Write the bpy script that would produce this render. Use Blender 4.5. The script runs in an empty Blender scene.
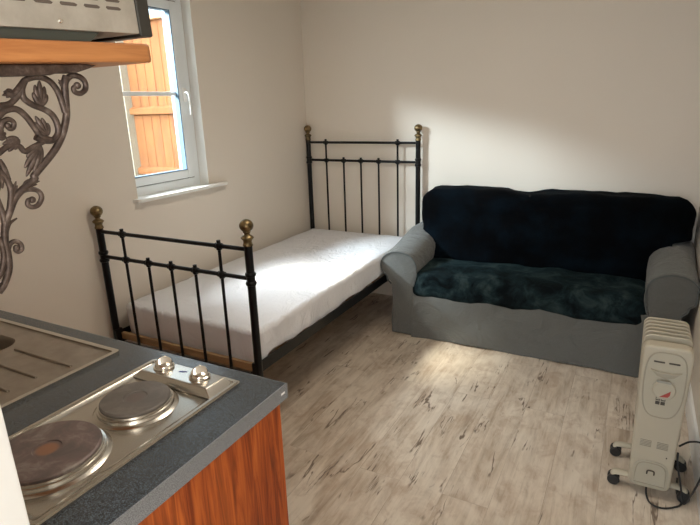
import bpy, bmesh, math, random
from mathutils import Vector, Matrix, noise
random.seed(7)
C = bpy.context.scene.collection
PI = math.pi

# ------------------------------------------------------------------ helpers
def mat(name, col=(.8,.8,.8), rough=.5, metal=0., **kw):
    m = bpy.data.materials.new(name); m.use_nodes = True
    b = m.node_tree.nodes['Principled BSDF']
    b.inputs['Base Color'].default_value = (*col, 1)
    b.inputs['Roughness'].default_value = rough
    b.inputs['Metallic'].default_value = metal
    for k, v in kw.items():
        b.inputs[k.replace('_', ' ')].default_value = v
    return m
class N:
    def __init__(s, m): s.t = m.node_tree; s.b = s.t.nodes['Principled BSDF']; s.tc = s.t.nodes.new('ShaderNodeTexCoord')
    def new(s, typ, **kw):
        n = s.t.nodes.new(typ)
        for k, v in kw.items(): setattr(n, k, v)
        return n
    def link(s, a, b): s.t.links.new(a, b)
    def mapping(s, scale=(1,1,1), rot=(0,0,0), loc=(0,0,0), src='Object'):
        n = s.new('ShaderNodeMapping'); n.inputs['Scale'].default_value = scale
        n.inputs['Rotation'].default_value = rot; n.inputs['Location'].default_value = loc
        s.link(s.tc.outputs[src], n.inputs['Vector']); return n.outputs['Vector']
    def noise(s, vec, scale=5, detail=4, rough=.5, dist=0.):
        n = s.new('ShaderNodeTexNoise'); n.inputs['Scale'].default_value = scale
        n.inputs['Detail'].default_value = detail; n.inputs['Roughness'].default_value = rough
        n.inputs['Distortion'].default_value = dist
        s.link(vec, n.inputs['Vector']); return n.outputs['Fac']
    def ramp(s, fac, stops):
        n = s.new('ShaderNodeValToRGB'); e = n.color_ramp.elements
        e[0].position, e[0].color = stops[0][0], (*stops[0][1], 1)
        e[1].position, e[1].color = stops[-1][0], (*stops[-1][1], 1)
        for p, c in stops[1:-1]:
            x = e.new(p); x.color = (*c, 1)
        s.link(fac, n.inputs['Fac']); return n.outputs['Color']
    def mix(s, fac, a, b, mode='MIX'):
        n = s.new('ShaderNodeMix', data_type='RGBA', blend_type=mode)
        for sock, v in ((n.inputs[0], fac), (n.inputs[6], a), (n.inputs[7], b)):
            if isinstance(v, (int, float)): sock.default_value = v
            elif isinstance(v, tuple): sock.default_value = (*v, 1)
            else: s.link(v, sock)
        return n.outputs[2]
    def bump(s, h, strength=.2, dist=.01):
        n = s.new('ShaderNodeBump'); n.inputs['Strength'].default_value = strength
        n.inputs['Distance'].default_value = dist
        s.link(h, n.inputs['Height']); s.link(n.outputs['Normal'], s.b.inputs['Normal'])
    def base(s, c): s.link(c, s.b.inputs['Base Color'])
    def rough(s, c): s.link(c, s.b.inputs['Roughness'])

def fin(name, bm, m, parent=None, smooth=True, ang=38, loc=None):
    bmesh.ops.remove_doubles(bm, verts=bm.verts, dist=1e-5)
    bmesh.ops.recalc_face_normals(bm, faces=bm.faces)
    for f in bm.faces: f.smooth = smooth
    if smooth:
        for e in bm.edges:
            if len(e.link_faces) == 2 and e.calc_face_angle(0) > math.radians(ang): e.smooth = False
    me = bpy.data.meshes.new(name); bm.to_mesh(me); bm.free()
    if isinstance(m, (list, tuple)):
        for x in m: me.materials.append(x)
    else: me.materials.append(m)
    o = bpy.data.objects.new(name, me); C.objects.link(o)
    if parent is not None: o.parent = parent
    if loc: o.location = loc
    if smooth and ang < 50:
        w = o.modifiers.new('weighted', 'WEIGHTED_NORMAL'); w.keep_sharp = True; w.weight = 80
    return o
def rel(bm, org):
    bmesh.ops.translate(bm, verts=bm.verts, vec=-Vector(org)); return bm
def empty(name, loc=(0,0,0), rot=(0,0,0)):
    o = bpy.data.objects.new(name, None); C.objects.link(o); o.location = loc; o.rotation_euler = rot
    o.empty_display_size = .05; return o
def tag(o, label, cat, group=None):
    o['label'] = label; o['category'] = cat
    if group: o['group'] = group
    return o
def struct(o): o['kind'] = 'structure'; return o

def box(bm, lo, hi, bev=0., seg=2, mi=0):
    t = bmesh.new(); bmesh.ops.create_cube(t, size=1)
    lo = Vector(lo); hi = Vector(hi)
    for v in t.verts:
        v.co = Vector([(lo[i]+hi[i])/2 + v.co[i]*(hi[i]-lo[i]) for i in range(3)])
    if bev > 0: bmesh.ops.bevel(t, geom=t.edges[:], offset=bev, segments=seg, profile=.5, affect='EDGES')
    return merge(bm, t, mi=mi)
def merge(bm, t, mtx=None, mi=0):
    if mtx is not None: bmesh.ops.transform(t, matrix=mtx, verts=t.verts)
    mp = {}
    for v in t.verts: mp[v] = bm.verts.new(v.co)
    out = []
    for f in t.faces:
        try: g = bm.faces.new([mp[v] for v in f.verts]); g.material_index = mi; out.append(g)
        except ValueError: pass
    t.free(); return out
def cyl(bm, a, b, r, r2=None, seg=20, caps=True):
    a = Vector(a); b = Vector(b); d = b-a
    t = bmesh.new()
    bmesh.ops.create_cone(t, cap_ends=caps, segments=seg, radius1=r, radius2=r if r2 is None else r2, depth=d.length)
    merge(bm, t, Matrix.Translation((a+b)/2) @ d.to_track_quat('Z', 'Y').to_matrix().to_4x4())
def lathe(bm, prof, org=(0,0,0), seg=28, mtx=None):
    """prof: list of (r, z) bottom to top"""
    t = bmesh.new(); rings = []
    for r, z in prof:
        if r < 1e-6: rings.append([t.verts.new((0,0,z))])
        else: rings.append([t.verts.new((r*math.cos(2*PI*k/seg), r*math.sin(2*PI*k/seg), z)) for k in range(seg)])
    for A, B in zip(rings, rings[1:]):
        for k in range(seg):
            k2 = (k+1) % seg
            if len(A) == 1 and len(B) == 1: continue
            if len(A) == 1: t.faces.new((A[0], B[k], B[k2]))
            elif len(B) == 1: t.faces.new((A[k], A[k2], B[0]))
            else: t.faces.new((A[k], A[k2], B[k2], B[k]))
    M = Matrix.Translation(org)
    if mtx is not None: M = M @ mtx
    merge(bm, t, M)
def catmull(pts, n=6, closed=False):
    P = [Vector(p) for p in pts]; out = []
    L = len(P)
    for i in range(L if closed else L-1):
        if closed: p0, p1, p2, p3 = P[(i-1) % L], P[i], P[(i+1) % L], P[(i+2) % L]
        else: p0, p1, p2, p3 = P[max(i-1,0)], P[i], P[i+1], P[min(i+2, L-1)]
        for k in range(n):
            t = k/n
            out.append(.5*((2*p1)+(p2-p0)*t+(2*p0-5*p1+4*p2-p3)*t*t+(3*p1-p0-3*p2+p3)*t**3))
    if not closed: out.append(P[-1])
    return out
def sweep(bm, pts, rad, seg=10, flat=(1., 1.), up=None, closed=False):
    """tube through pts; rad number or list; flat scales the two cross axes; up = fixed side axis"""
    pts = [Vector(p) for p in pts]; n = len(pts)
    if not hasattr(rad, '__len__'): rad = [rad]*n
    t = bmesh.new(); rings = []; prev = None
    for i, p in enumerate(pts):
        if closed: d = pts[(i+1) % n]-pts[i-1]
        else: d = pts[min(i+1, n-1)]-pts[max(i-1, 0)]
        d.normalize()
        if up is not None: s = Vector(up)
        else:
            s = prev if prev is not None else (Vector((0,0,1)) if abs(d.z) < .9 else Vector((1,0,0)))
        s = (s - d*s.dot(d)).normalized(); prev = s
        q = d.cross(s)
        rings.append([t.verts.new(p + s*math.cos(2*PI*k/seg)*rad[i]*flat[0] + q*math.sin(2*PI*k/seg)*rad[i]*flat[1]) for k in range(seg)])
    rr = list(zip(rings, rings[1:])) + ([(rings[-1], rings[0])] if closed else [])
    for A, B in rr:
        for k in range(seg): t.faces.new((A[k], A[(k+1) % seg], B[(k+1) % seg], B[k]))
    if not closed:
        t.faces.new(rings[0][::-1]); t.faces.new(rings[-1])
    merge(bm, t)
def prism(bm, outline, axis, lo, hi, bev=0., seg=3, mi=0):
    """outline 2D points in the plane normal to axis (x: (y,z), y: (x,z), z: (x,y))"""
    t = bmesh.new()
    def P(a, b, c): return {'x': (c, a, b), 'y': (a, c, b), 'z': (a, b, c)}[axis]
    A = [t.verts.new(P(u, v, lo)) for u, v in outline]; B = [t.verts.new(P(u, v, hi)) for u, v in outline]
    t.faces.new(A); t.faces.new(B[::-1])
    cap = set(t.faces[:]) if hasattr(t.faces, '__getitem__') else set()
    n = len(A)
    for k in range(n): t.faces.new((A[k], B[k], B[(k+1) % n], A[(k+1) % n]))
    bmesh.ops.recalc_face_normals(t, faces=t.faces)
    if bev > 0:
        t.edges.ensure_lookup_table()
        rim = [e for e in t.edges if any(len(f.verts) == n for f in e.link_faces)]
        bmesh.ops.bevel(t, geom=rim, offset=bev, segments=seg, profile=.5, affect='EDGES')
    merge(bm, t, mi=mi)
def rrect(x0, x1, y0, y1, r, n=6):
    out = []
    for cx, cy, a in ((x1-r, y1-r, 0), (x0+r, y1-r, 90), (x0+r, y0+r, 180), (x1-r, y0+r, 270)):
        for k in range(n+1):
            t = math.radians(a+90*k/n); out.append((cx+r*math.cos(t), cy+r*math.sin(t)))
    return out
def frame_ring(bm, outer, inner, z0, z1):
    """flat ring between two equal-length outlines (x,y), from z0 to z1"""
    t = bmesh.new(); n = len(outer)
    V = [[t.verts.new((x, y, z)) for x, y in o] for o in (outer, inner) for z in (z0, z1)]
    o0, o1, i0, i1 = V
    for k in range(n):
        j = (k+1) % n
        t.faces.new((o0[k], o0[j], o1[j], o1[k])); t.faces.new((i0[k], i1[k], i1[j], i0[j]))
        t.faces.new((o1[k], o1[j], i1[j], i1[k])); t.faces.new((o0[k], i0[k], i0[j], o0[j]))
    merge(bm, t)

# ------------------------------------------------------------------ materials
def wall_mat(name, col, bumps=.06):
    m = mat(name, col, .75); n = N(m)
    v = n.mapping()
    f = n.noise(v, 1.3, 3, .5)
    n.base(n.mix(f, tuple(c*.97 for c in col), tuple(min(1, c*1.03) for c in col)))
    n.bump(n.noise(v, 160, 3, .6), bumps, .003)
    return m
WALL = wall_mat('painted_plaster', (.745,.675,.59))
CEIL = wall_mat('ceiling_paint', (.8,.77,.72))
WHITE = mat('white_gloss_paint', (.84,.83,.80), .35)
UPVC = mat('white_upvc', (.80,.84,.86), .28)
BEAD_SKYLIT = mat('skylit_blue_bead', (.10,.16,.22), .6)  # dim blue of the sky light painted into the glazing bead

def floor_mat():
    m = mat('rustic_oak_laminate', (.5,.4,.3), .42); n = N(m)
    v = n.mapping(rot=(0,0,math.radians(90)))
    br = n.new('ShaderNodeTexBrick'); br.offset = .37; br.offset_frequency = 2; br.squash = 1
    n.link(v, br.inputs['Vector'])
    br.inputs['Scale'].default_value = 1.0; br.inputs['Brick Width'].default_value = 1.25
    br.inputs['Row Height'].default_value = .185; br.inputs['Mortar Size'].default_value = .0012
    br.inputs['Mortar Smooth'].default_value = .3; br.inputs['Bias'].default_value = 0
    br.inputs['Color1'].default_value = (.0,.0,.0,1); br.inputs['Color2'].default_value = (1,1,1,1)
    br.inputs['Mortar'].default_value = (.5,.5,.5,1)
    # each plank gets its own piece of the grain
    comb = n.new('ShaderNodeVectorMath', operation='MULTIPLY_ADD')
    n.link(br.outputs['Color'], comb.inputs[0]); comb.inputs[1].default_value = (3.1, 5.7, 2.3)
    n.link(n.mapping(), comb.inputs[2])
    def stretched(scale):
        mp = n.new('ShaderNodeMapping'); mp.inputs['Scale'].default_value = scale
        n.link(comb.outputs[0], mp.inputs['Vector']); return mp.outputs['Vector']
    g = n.noise(stretched((16, 1.3, 1)), 1.6, 8, .62, .6)
    c1 = n.ramp(g, [(.28,(.27,.20,.14)), (.44,(.45,.36,.275)), (.58,(.58,.485,.385)), (.78,(.68,.59,.485))])
    big = n.noise(stretched((3.0, 1.4, 1)), 2.2, 4, .6, .8)
    c2 = n.mix(n.ramp(big, [(.38,(.0,.0,.0)), (.62,(.75,.75,.75))]), c1, (.70,.62,.52))
    blot = n.noise(stretched((4, 2.6, 1)), 3.2, 5, .65, .5)
    c2 = n.mix(n.ramp(blot, [(.50,(0,0,0)), (.68,(.6,.6,.6))]), c2, (.40,.29,.21))
    fl = n.noise(stretched((70, 6, 1)), 1.5, 6, .7, .3)
    fine = n.ramp(fl, [(.33,(.55,.50,.45)), (.46,(1,1,1))])
    c3 = n.mix(.3, c2, fine, 'MULTIPLY')
    cr = n.noise(stretched((9, .85, 1)), 1.5, 4, .55, .5)
    ab = n.new('ShaderNodeMath', operation='SUBTRACT'); n.link(cr, ab.inputs[0]); ab.inputs[1].default_value = .5
    aa = n.new('ShaderNodeMath', operation='ABSOLUTE'); n.link(ab.outputs[0], aa.inputs[0])
    line = n.ramp(aa.outputs[0], [(.0,(1,1,1)), (.008,(.8,.8,.8)), (.018,(0,0,0))])
    msk = n.ramp(n.noise(stretched((3.4, 1.6, 1)), 2.6, 3, .6), [(.54,(0,0,0)), (.60,(1,1,1))])
    lm = n.mix(1., line, msk, 'MULTIPLY')
    c4 = n.mix(lm, c3, (.15,.105,.075))
    sc = n.mix(.3, c4, n.mix(br.outputs['Color'], (.82,.80,.78), (1.,1.,1.)), 'MULTIPLY')
    seam = n.mix(n.mix(1., br.outputs['Fac'], (.45,.45,.45), 'MULTIPLY'), sc, (.25,.19,.14))
    n.base(seam)
    n.rough(n.ramp(g, [(.3,(.5,.5,.5)), (.7,(.36,.36,.36))]))
    n.bump(n.mix(.5, fl, g), .12, .002)
    return m
FLOOR = floor_mat()

IRON = mat('black_painted_iron', (.0035,.0035,.004), .32, 0., Specular_IOR_Level=.25)
BRASS = mat('aged_brass', (.30,.20,.085), .38, 1.)
_n = N(BRASS); _n.base(_n.ramp(_n.noise(_n.mapping(), 45, 4, .6), [(.3,(.09,.065,.035)), (.7,(.32,.235,.12))]))
PINE = mat('pine_slats', (.55,.36,.19), .6)
_n = N(PINE); _n.base(_n.ramp(_n.noise(_n.mapping(scale=(2,14,14)), 3, 5), [(.3,(.27,.16,.075)), (.7,(.44,.29,.15))]))
SHEET = mat('white_cotton', (.77,.77,.80), .85, Sheen_Weight=.15)
_n = N(SHEET); _n.bump(_n.mix(.08, _n.noise(_n.mapping(scale=(1,1,.5)), 8, 5, .6, 1.4), _n.noise(_n.mapping(), 400, 2)), .75, .03)

LINEN = mat('grey_slipcover', (.21,.215,.215), .9, Sheen_Weight=.3)
_n = N(LINEN); _v = _n.mapping()
_n.base(_n.mix(_n.noise(_v, 380, 2, .6), _n.mix(_n.noise(_v, 5, 4), (.066,.070,.067), (.102,.104,.097)), (.155,.157,.146)))
_n.bump(_n.mix(.12, _n.noise(_v, 6, 4, .55, 1.2), _n.noise(_v, 500, 2)), .8, .03)
VELVET = mat('black_teal_velvet', (.004,.008,.010), .9, Sheen_Weight=.05, Sheen_Roughness=.4, Specular_IOR_Level=.1)
_n = N(VELVET); _v = _n.mapping()
_w = _n.ramp(_n.noise(_v, 7, 5, .65, .5), [(.40,(.002,.004,.005)), (.52,(.008,.017,.020)), (.66,(.030,.047,.048))])
_n.base(_w); _n.b.inputs['Sheen Tint'].default_value = (.25,.55,.6,1)
_n.bump(_n.noise(_v, 60, 4, .7), .5, .006)
VELBACK = mat('black_back_velvet', (.0035,.006,.010), .95, Sheen_Weight=.01, Sheen_Roughness=.4, Specular_IOR_Level=.05)
_n = N(VELBACK); _v = _n.mapping()
_n.base(_n.ramp(_n.noise(_v, 5, 4, .6), [(.42,(.0012,.0016,.0022)), (.7,(.0022,.0055,.009))]))
_n.bump(_n.noise(_v, 70, 4, .7), .4, .005)

CREAM = mat('cream_enamel', (.44,.395,.305), .42)
CREAM2 = mat('cream_plastic', (.42,.385,.30), .45)
CREAM3 = mat('beige_plastic', (.33,.30,.23), .45)
BLACK = mat('black_rubber', (.015,.015,.015), .5)
RED = mat('red_plastic', (.35,.05,.04), .4)
SLOT = mat('dark_slot', (.06,.05,.04), .7)

WORK = mat('charcoal_laminate', (.06,.07,.08), .24, Specular_IOR_Level=.8)
_n = N(WORK); _v = _n.mapping()
_n.base(_n.ramp(_n.noise(_v, 480, 3, .8), [(.38,(.012,.017,.022)), (.5,(.032,.042,.052)), (.62,(.12,.14,.165))]))
_n.bump(_n.noise(_v, 700, 2), .15, .001)
EDGE = mat('worktop_edge', (.15,.155,.16), .5)
_n = N(EDGE); _n.base(_n.ramp(_n.noise(_n.mapping(), 700, 2, .7), [(.36,(.09,.095,.105)), (.66,(.32,.325,.33))]))
ROSE = mat('rosewood_veneer', (.45,.12,.04), .5, Specular_IOR_Level=.2)
_n = N(ROSE); _v = _n.mapping(scale=(1,26,1.6))
_g = _n.noise(_v, 2.2, 7, .62, 1.1)
_g2 = _n.noise(_n.mapping(scale=(1,5,.7)), 2.0, 3, .5, .6)
_n.base(_n.mix(.38, _n.ramp(_g, [(.32,(.035,.007,.003)), (.46,(.22,.038,.009)), (.58,(.46,.105,.020)), (.78,(.62,.18,.04))]),
               _n.ramp(_g2, [(.36,(.17,.025,.007)), (.62,(.60,.15,.030))])))
_n.bump(_g, .08, .001)
SHELFW = mat('orange_pine_shelf', (.66,.30,.10), .42)
_n = N(SHELFW); _n.base(_n.ramp(_n.noise(_n.mapping(scale=(12,2,30)), 3, 6, .6, .3), [(.3,(.44,.155,.045)), (.7,(.62,.26,.085))]))
STEEL = mat('brushed_steel', (.60,.57,.52), .24, 1.)
DRAIN = mat('dull_sink_steel', (.40,.355,.31), .38, 1.)
_n = N(DRAIN); _g = _n.noise(_n.mapping(), 14, 5, .6)
_n.base(_n.ramp(_g, [(.3,(.33,.285,.24)), (.7,(.47,.42,.37))])); _n.rough(_n.ramp(_g, [(.3,(.33,.33,.33)), (.7,(.46,.46,.46))]))
CHROME = mat('polished_chrome', (.80,.75,.68), .10, 1.)
def plate_mat(name, a, b, c, centre):
    m = mat(name, a, .42, .35); n = N(m); v = n.mapping()
    nz = n.ramp(n.noise(v, 16, 6, .68, .6), [(.32, a), (.52, b), (.70, c)])
    sep = n.new('ShaderNodeVectorMath', operation='LENGTH'); n.link(v, sep.inputs[0])
    k = n.ramp(sep.outputs['Value'], [(.018,(1,1,1)), (.024,(0,0,0))])
    n.base(n.mix(k, nz, centre)); n.bump(n.noise(v, 120, 3), .15, .001)
    return m
PLATE_S = plate_mat('iron_hotplate', (.12,.105,.09), (.16,.14,.125), (.22,.20,.175), (.15,.115,.10))
PLATE_B = plate_mat('burnt_hotplate', (.11,.10,.095), (.20,.145,.135), (.33,.29,.26), (.34,.17,.10))
OVENSTEEL = mat('galvanised_steel', (.50,.47,.42), .4, .65)
_n = N(OVENSTEEL); _g = _n.noise(_n.mapping(), 16, 6, .65)
_n.base(_n.ramp(_g, [(.3,(.52,.48,.42)), (.7,(.72,.68,.61))])); _n.rough(_n.ramp(_g, [(.3,(.28,.28,.28)), (.7,(.44,.44,.44))]))
OVENDARK = mat('dark_oven_steel', (.075,.07,.06), .4, .6)
BRONZE = mat('antique_cast_iron', (.15,.12,.10), .46, .55)
_n = N(BRONZE); _n.base(_n.ramp(_n.noise(_n.mapping(), 60, 5, .65), [(.3,(.05,.036,.03)), (.55,(.13,.095,.08)), (.75,(.27,.22,.19))]))
_n.bump(_n.noise(_n.mapping(), 150, 3), .2, .001)
FENCE = mat('orange_stained_boards', (.62,.29,.10), .8)
_n = N(FENCE); _g = _n.noise(_n.mapping(scale=(14,14,1.2)), 2, 6, .6, .6)
_n.base(_n.ramp(_g, [(.3,(.14,.043,.009)), (.7,(.235,.085,.019))]))
CONC = mat('concrete', (.42,.38,.30), .9)
_n = N(CONC); _n.base(_n.ramp(_n.noise(_n.mapping(), 60, 5, .7), [(.3,(.20,.18,.14)), (.7,(.30,.275,.22))]))
GLASS = bpy.data.materials.new('window_glass'); GLASS.use_nodes = True
_t = GLASS.node_tree; _t.nodes.clear()
_o = _t.nodes.new('ShaderNodeOutputMaterial'); _m = _t.nodes.new('ShaderNodeMixShader'); _a = _t.nodes.new('ShaderNodeBsdfTransparent')
_b = _t.nodes.new('ShaderNodeBsdfGlossy'); _b.inputs['Roughness'].default_value = .02
_a.inputs['Color'].default_value = (.93,.96,.95,1)
_m.inputs[0].default_value = .05; _t.links.new(_a.outputs[0], _m.inputs[1]); _t.links.new(_b.outputs[0], _m.inputs[2]); _t.links.new(_m.outputs[0], _o.inputs[0])

# ------------------------------------------------------------------ room shell
RX, NY, H = 2.765, -3.46, 2.45           # right wall, near wall face, ceiling height
WY0, WY1, WZ0, WZ1 = -1.76, -1.195, 1.035, 2.17   # window opening
bm = bmesh.new(); box(bm, (-.02,-5.2,-.06), (RX+.02,.02,0)); struct(fin('floor', bm, FLOOR, smooth=False))
bm = bmesh.new(); box(bm, (-.02,-5.2,H), (RX+.02,.02,H+.06)); struct(fin('ceiling', bm, CEIL, smooth=False))
bm = bmesh.new()
T = -.17
WYO = WY0-.075      # the outer leaf stands back so the plaster hides the left jamb
for lo, hi in (((T,-5.2,-.06),(0,WYO,H)), ((-.066,WYO,-.06),(0,WY0,H)), ((T,WY1,-.06),(0,.15,H)), ((-.066,WY0,-.06),(0,WY1,WZ0)), ((-.066,WY0,WZ1),(0,WY1,H)), ((T,WYO,-.06),(-.066,WY1,WZ0)), ((T,WYO,WZ1),(-.066,WY1,H))):
    box(bm, lo, hi)
struct(fin('wall_left', bm, WALL, smooth=False))
bm = bmesh.new(); box(bm, (0,0,-.06), (RX,.15,H)); struct(fin('wall_back', bm, WALL, smooth=False))
bm = bmesh.new(); box(bm, (RX,-5.2,-.06), (RX+.15,.15,H)); struct(fin('wall_right', bm, WALL, smooth=False))
bm = bmesh.new(); box(bm, (0,NY-.11,0), (1.70,NY,H)); box(bm, (1.70,NY-.11,2.12), (RX,NY,H))
struct(fin('wall_near', bm, WALL, smooth=False))
# door lining on the end of the near wall
bm = bmesh.new()
box(bm, (1.7005,NY-.125,0), (1.717,NY+.004,2.12), .003)
box(bm, (1.717,NY-.125,2.10), (RX,NY+.004,2.12), .002)
struct(fin('trim_1', bm, WHITE))
bm = bmesh.new()
prism(bm, [(RX,0),(RX-.016,0),(RX-.016,.085),(RX-.010,.10),(RX,.105)], 'y', NY, -.001)
struct(fin('baseboard_right', bm, WHITE, ang=20))
# thin skin on the window reveal, coloured white to stand for sky light on it
bm = bmesh.new()
t = bmesh.new()
for lo, hi in (((-.068,WY1-.0006,WZ0+.02),(.0005,WY1+.0,WZ1)), ((-.068,WY0,WZ0+.02),(.0005,WY0+.0006,WZ1)), ((-.068,WY0,WZ1-.0006),(.0005,WY1,WZ1))): box(bm, lo, hi)
struct(fin('trim_3', bm, WHITE, smooth=False))
# window: frame, opening sash, glazing bar, handle, pane, sill
win = struct(empty('window_1', (-.10, (WY0+WY1)/2, WZ0)))
O = win.location
def loop(bm, y0, y1, z0, z1, w, x0, x1, bev=.004):
    for lo, hi in (((x0,y0,z0),(x1,y0+w,z1)), ((x0,y1-w,z0),(x1,y1,z1)), ((x0,y0+w,z0),(x1,y1-w,z0+w)), ((x0,y0+w,z1-w),(x1,y1-w,z1))):
        box(bm, lo, hi, bev, 2)
bm = bmesh.new(); loop(bm, WYO+.001, WY1-.001, WZ0+.016, WZ1-.001, .052, -.135, -.068); fin('window_frame', rel(bm, O), UPVC, win, smooth=False)
sy0, sy1, sz0, sz1 = WYO+.055, WY1-.055, WZ0+.072, WZ1-.055
bm = bmesh.new(); loop(bm, sy0, sy1, sz0, sz1, .048, -.132, -.060, .006); sash = fin('sash', rel(bm, O), UPVC, win, smooth=False)
gy0, gy1, gz0, gz1 = sy0+.048, sy1-.048, sz0+.048, sz1-.048
bm = bmesh.new(); loop(bm, gy0-.001, gy1+.001, gz0-.001, gz1+.001, .007, -.1035, -.066, .0); fin('glazing_bead', rel(bm, O), BEAD_SKYLIT, win, smooth=False)
bm = bmesh.new(); loop(bm, sy0-.003, sy1+.003, sz0-.003, sz1+.003, .004, -.072, -.0665, .0); fin('seal', rel(bm, O), mat('grey_seal', (.12,.12,.12), .7), win)
bm = bmesh.new(); box(bm, (-.100, gy0, 1.596), (-.086, gy1, 1.618), .002); fin('glazing_bar', rel(bm, O), UPVC, win, smooth=False)
bm = bmesh.new(); box(bm, (-.108, gy0+.0005, gz0+.0005), (-.104, gy1-.0005, gz1-.0005)); fin('pane', rel(bm, O), GLASS, win, smooth=False)
bm = bmesh.new()
hy = sy1-.016
box(bm, (-.060,hy-.012,1.56), (-.049,hy+.014,1.64), .004)
sweep(bm, catmull([(-.050,hy,1.615), (-.028,hy,1.612), (-.022,hy+.004,1.59), (-.022,hy+.006,1.53), (-.026,hy+.006,1.485)], 5), [.007]*5+[.006]*6+[.0048]*5+[.0045]*4+[.003], 10)
fin('window_handle', rel(bm, O), WHITE, win)
# sill board with ears either side of the opening
sill = struct(empty('window_2', (0, -1.45, WZ0))); sill.name = 'trim_2'
bm = bmesh.new()
prism(bm, [(-.068,WY0+.001),(-.068,WY1-.001),(-.0005,WY1-.001),(.0005,WY1+.115),(.035,WY1+.135),(.050,WY1+.120),(.050,WY0-.020),(.040,WY0-.032),(.0005,WY0-.036),(-.0005,WY0+.001)], 'z', WZ0+.001, WZ0+.020, .004, 3)
fin('sill_board', rel(bm, sill.location), WHITE, sill)

# ------------------------------------------------------------------ outside
bm = bmesh.new(); box(bm, (-9,-9,-.40), (T-.001,6,-.30)); struct(fin('ground', bm, CONC, smooth=False))
def fence(org, rotz, n, h, label, post_at):
    e = empty('garden_fence', org, (0,0,rotz))
    tag(e, label, 'fence')
    for k in range(n):
        bm = bmesh.new(); x0 = k*.125
        prism(bm, [(x0,-.008),(x0+.13,-.012),(x0+.13,-.001),(x0,.005)], 'z', 0, h-.06)
        fin('board', bm, FENCE, e, smooth=False)
    for z in (.35, 1.16, 1.78):
        bm = bmesh.new(); prism(bm, [(-.055,z),(-.055,z+.055),(-.015,z+.075),(-.015,z)], 'x', 0, n*.125); fin('rail', bm, FENCE, e, smooth=False)
    bm = bmesh.new(); prism(bm, [(-.075,h-.06),(-.075,h-.045),(0,h-.01),(.06,h-.045),(.06,h-.06)], 'x', 0, n*.125); fin('capping', bm, mat('pale_capping', (.40,.24,.12), .8), e, smooth=False)
    for x in post_at:
        bm = bmesh.new(); box(bm, (x-.06,-.10,-.05), (x+.06,.05,h-.02), .01); fin('post', bm, CONC, e)
fence((-2.36,.33,-.30), 0, 16, 2.72, 'orange stained close-board garden fence seen through the window', [-.06])

# ------------------------------------------------------------------ bed
BX0, BX1, FY, HY = .041, .983, -2.056, -.052
bed = tag(empty('metal_bed', (.512, -1.05, 0)), 'black iron single bed frame with brass ball finials, headboard against the back wall', 'bed')
OB = bed.location
FIN = [(0,.0),(.021,.0),(.022,.006),(.0195,.010),(.018,.020),(.020,.028),(.027,.036),(.028,.040),(.022,.047),(.012,.053),(.011,.058),(.016,.064),(.0175,.067),(.0165,.070)]
FIN += [(.030*math.sin(a), .095-.030*math.cos(a)) for a in [PI*k/14 for k in range(3,14)]] + [(0,.125)]
def bed_end(y, ztop, r_hi, r_lo, zlow, name):
    for x in (BX0, BX1):
        bm = bmesh.new(); zb = ztop-.113
        lathe(bm, [(0,0),(.022,0),(.023,.012),(.018,.03),(.018,zlow-.06),(.021,zlow-.05),(.021,zlow-.01),(.018,zlow),(.018,r_lo-.03),
                   (.022,r_lo-.028),(.0245,r_lo-.020),(.022,r_lo-.012),(.019,r_lo-.010),(.019,r_lo+.010),(.022,r_lo+.012),(.0245,r_lo+.020),(.022,r_lo+.028),(.018,r_lo+.030),(.018,zb),(0,zb)], (x,y,0), 24)
        p = fin('bed_post', rel(bm, OB), IRON, bed)
        bm = bmesh.new(); lathe(bm, [(r, z*.92) for r, z in FIN], (x,y,zb), 28); fin('finial', rel(bm, OB), BRASS, p, ang=60)
    for z in (r_hi, r_lo):
        bm = bmesh.new(); cyl(bm, (BX0,y,z), (BX1,y,z), .0095, seg=16); fin(name+'_rail', rel(bm, OB), IRON, bed)
    for k in range(1, 6):
        x = BX0+(BX1-BX0)*(k/6 + (.006 if k < 3 else -.006 if k > 3 else 0)); zt = r_hi if k in (1, 5) else r_lo
        bm = bmesh.new()
        cyl(bm, (x,y,zlow-.01), (x,y,zt+.017), .0072, seg=14)
        for z in ((r_hi, r_lo) if k in (1, 5) else (r_lo,)):
            lathe(bm, [(.0072,z-.020),(.0115,z-.017),(.0125,z-.012),(.0145,z-.006),(.0145,z+.006),(.0125,z+.012),(.0072,z+.015)], (x,y,0), 14)
            cyl(bm, (x-.017,y,z), (x+.017,y,z), .0135, seg=14)
        cyl(bm, (x,y,zt+.014), (x,y,zt+.026), .009, seg=12)
        fin('spindle', rel(bm, OB), IRON, bed)
    bm = bmesh.new(); box(bm, (BX0,y-.004,zlow-.022), (BX1,y+.004,zlow+.008), .001); fin('cross_bar', rel(bm, OB), IRON, bed)
bed_end(FY, 1.068, .939, .808, .335, 'footboard')
bed_end(HY, 1.363, 1.232, 1.0925, .335, 'headboard')
for x, s in ((BX0+.012, 1), (BX1-.010, -1)):
    bm = bmesh.new()
    prism(bm, [(x,.342),(x,.398),(x+s*.004,.398),(x+s*.004,.349),(x+s*.038,.349),(x+s*.038,.345)], 'y', FY, HY)
    for y in (FY, HY): box(bm, (x-.012,y-.022,.335), (x+.012,y+.022,.41), .004)
    fin('side_rail', rel(bm, OB), IRON, bed, smooth=False)
for k in range(11):
    y = FY+.05+k*.187; bm = bmesh.new(); box(bm, (BX0+.022,y,.350), (BX1-.020,y+.075,.366), .002); fin('slat', rel(bm, OB), PINE, bed)
bm = bmesh.new(); box(bm, (BX0+.022,FY+.010,.348), (BX1-.020,FY+.030,.385), .002); fin('end_batten', rel(bm, OB), PINE, bed)

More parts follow.
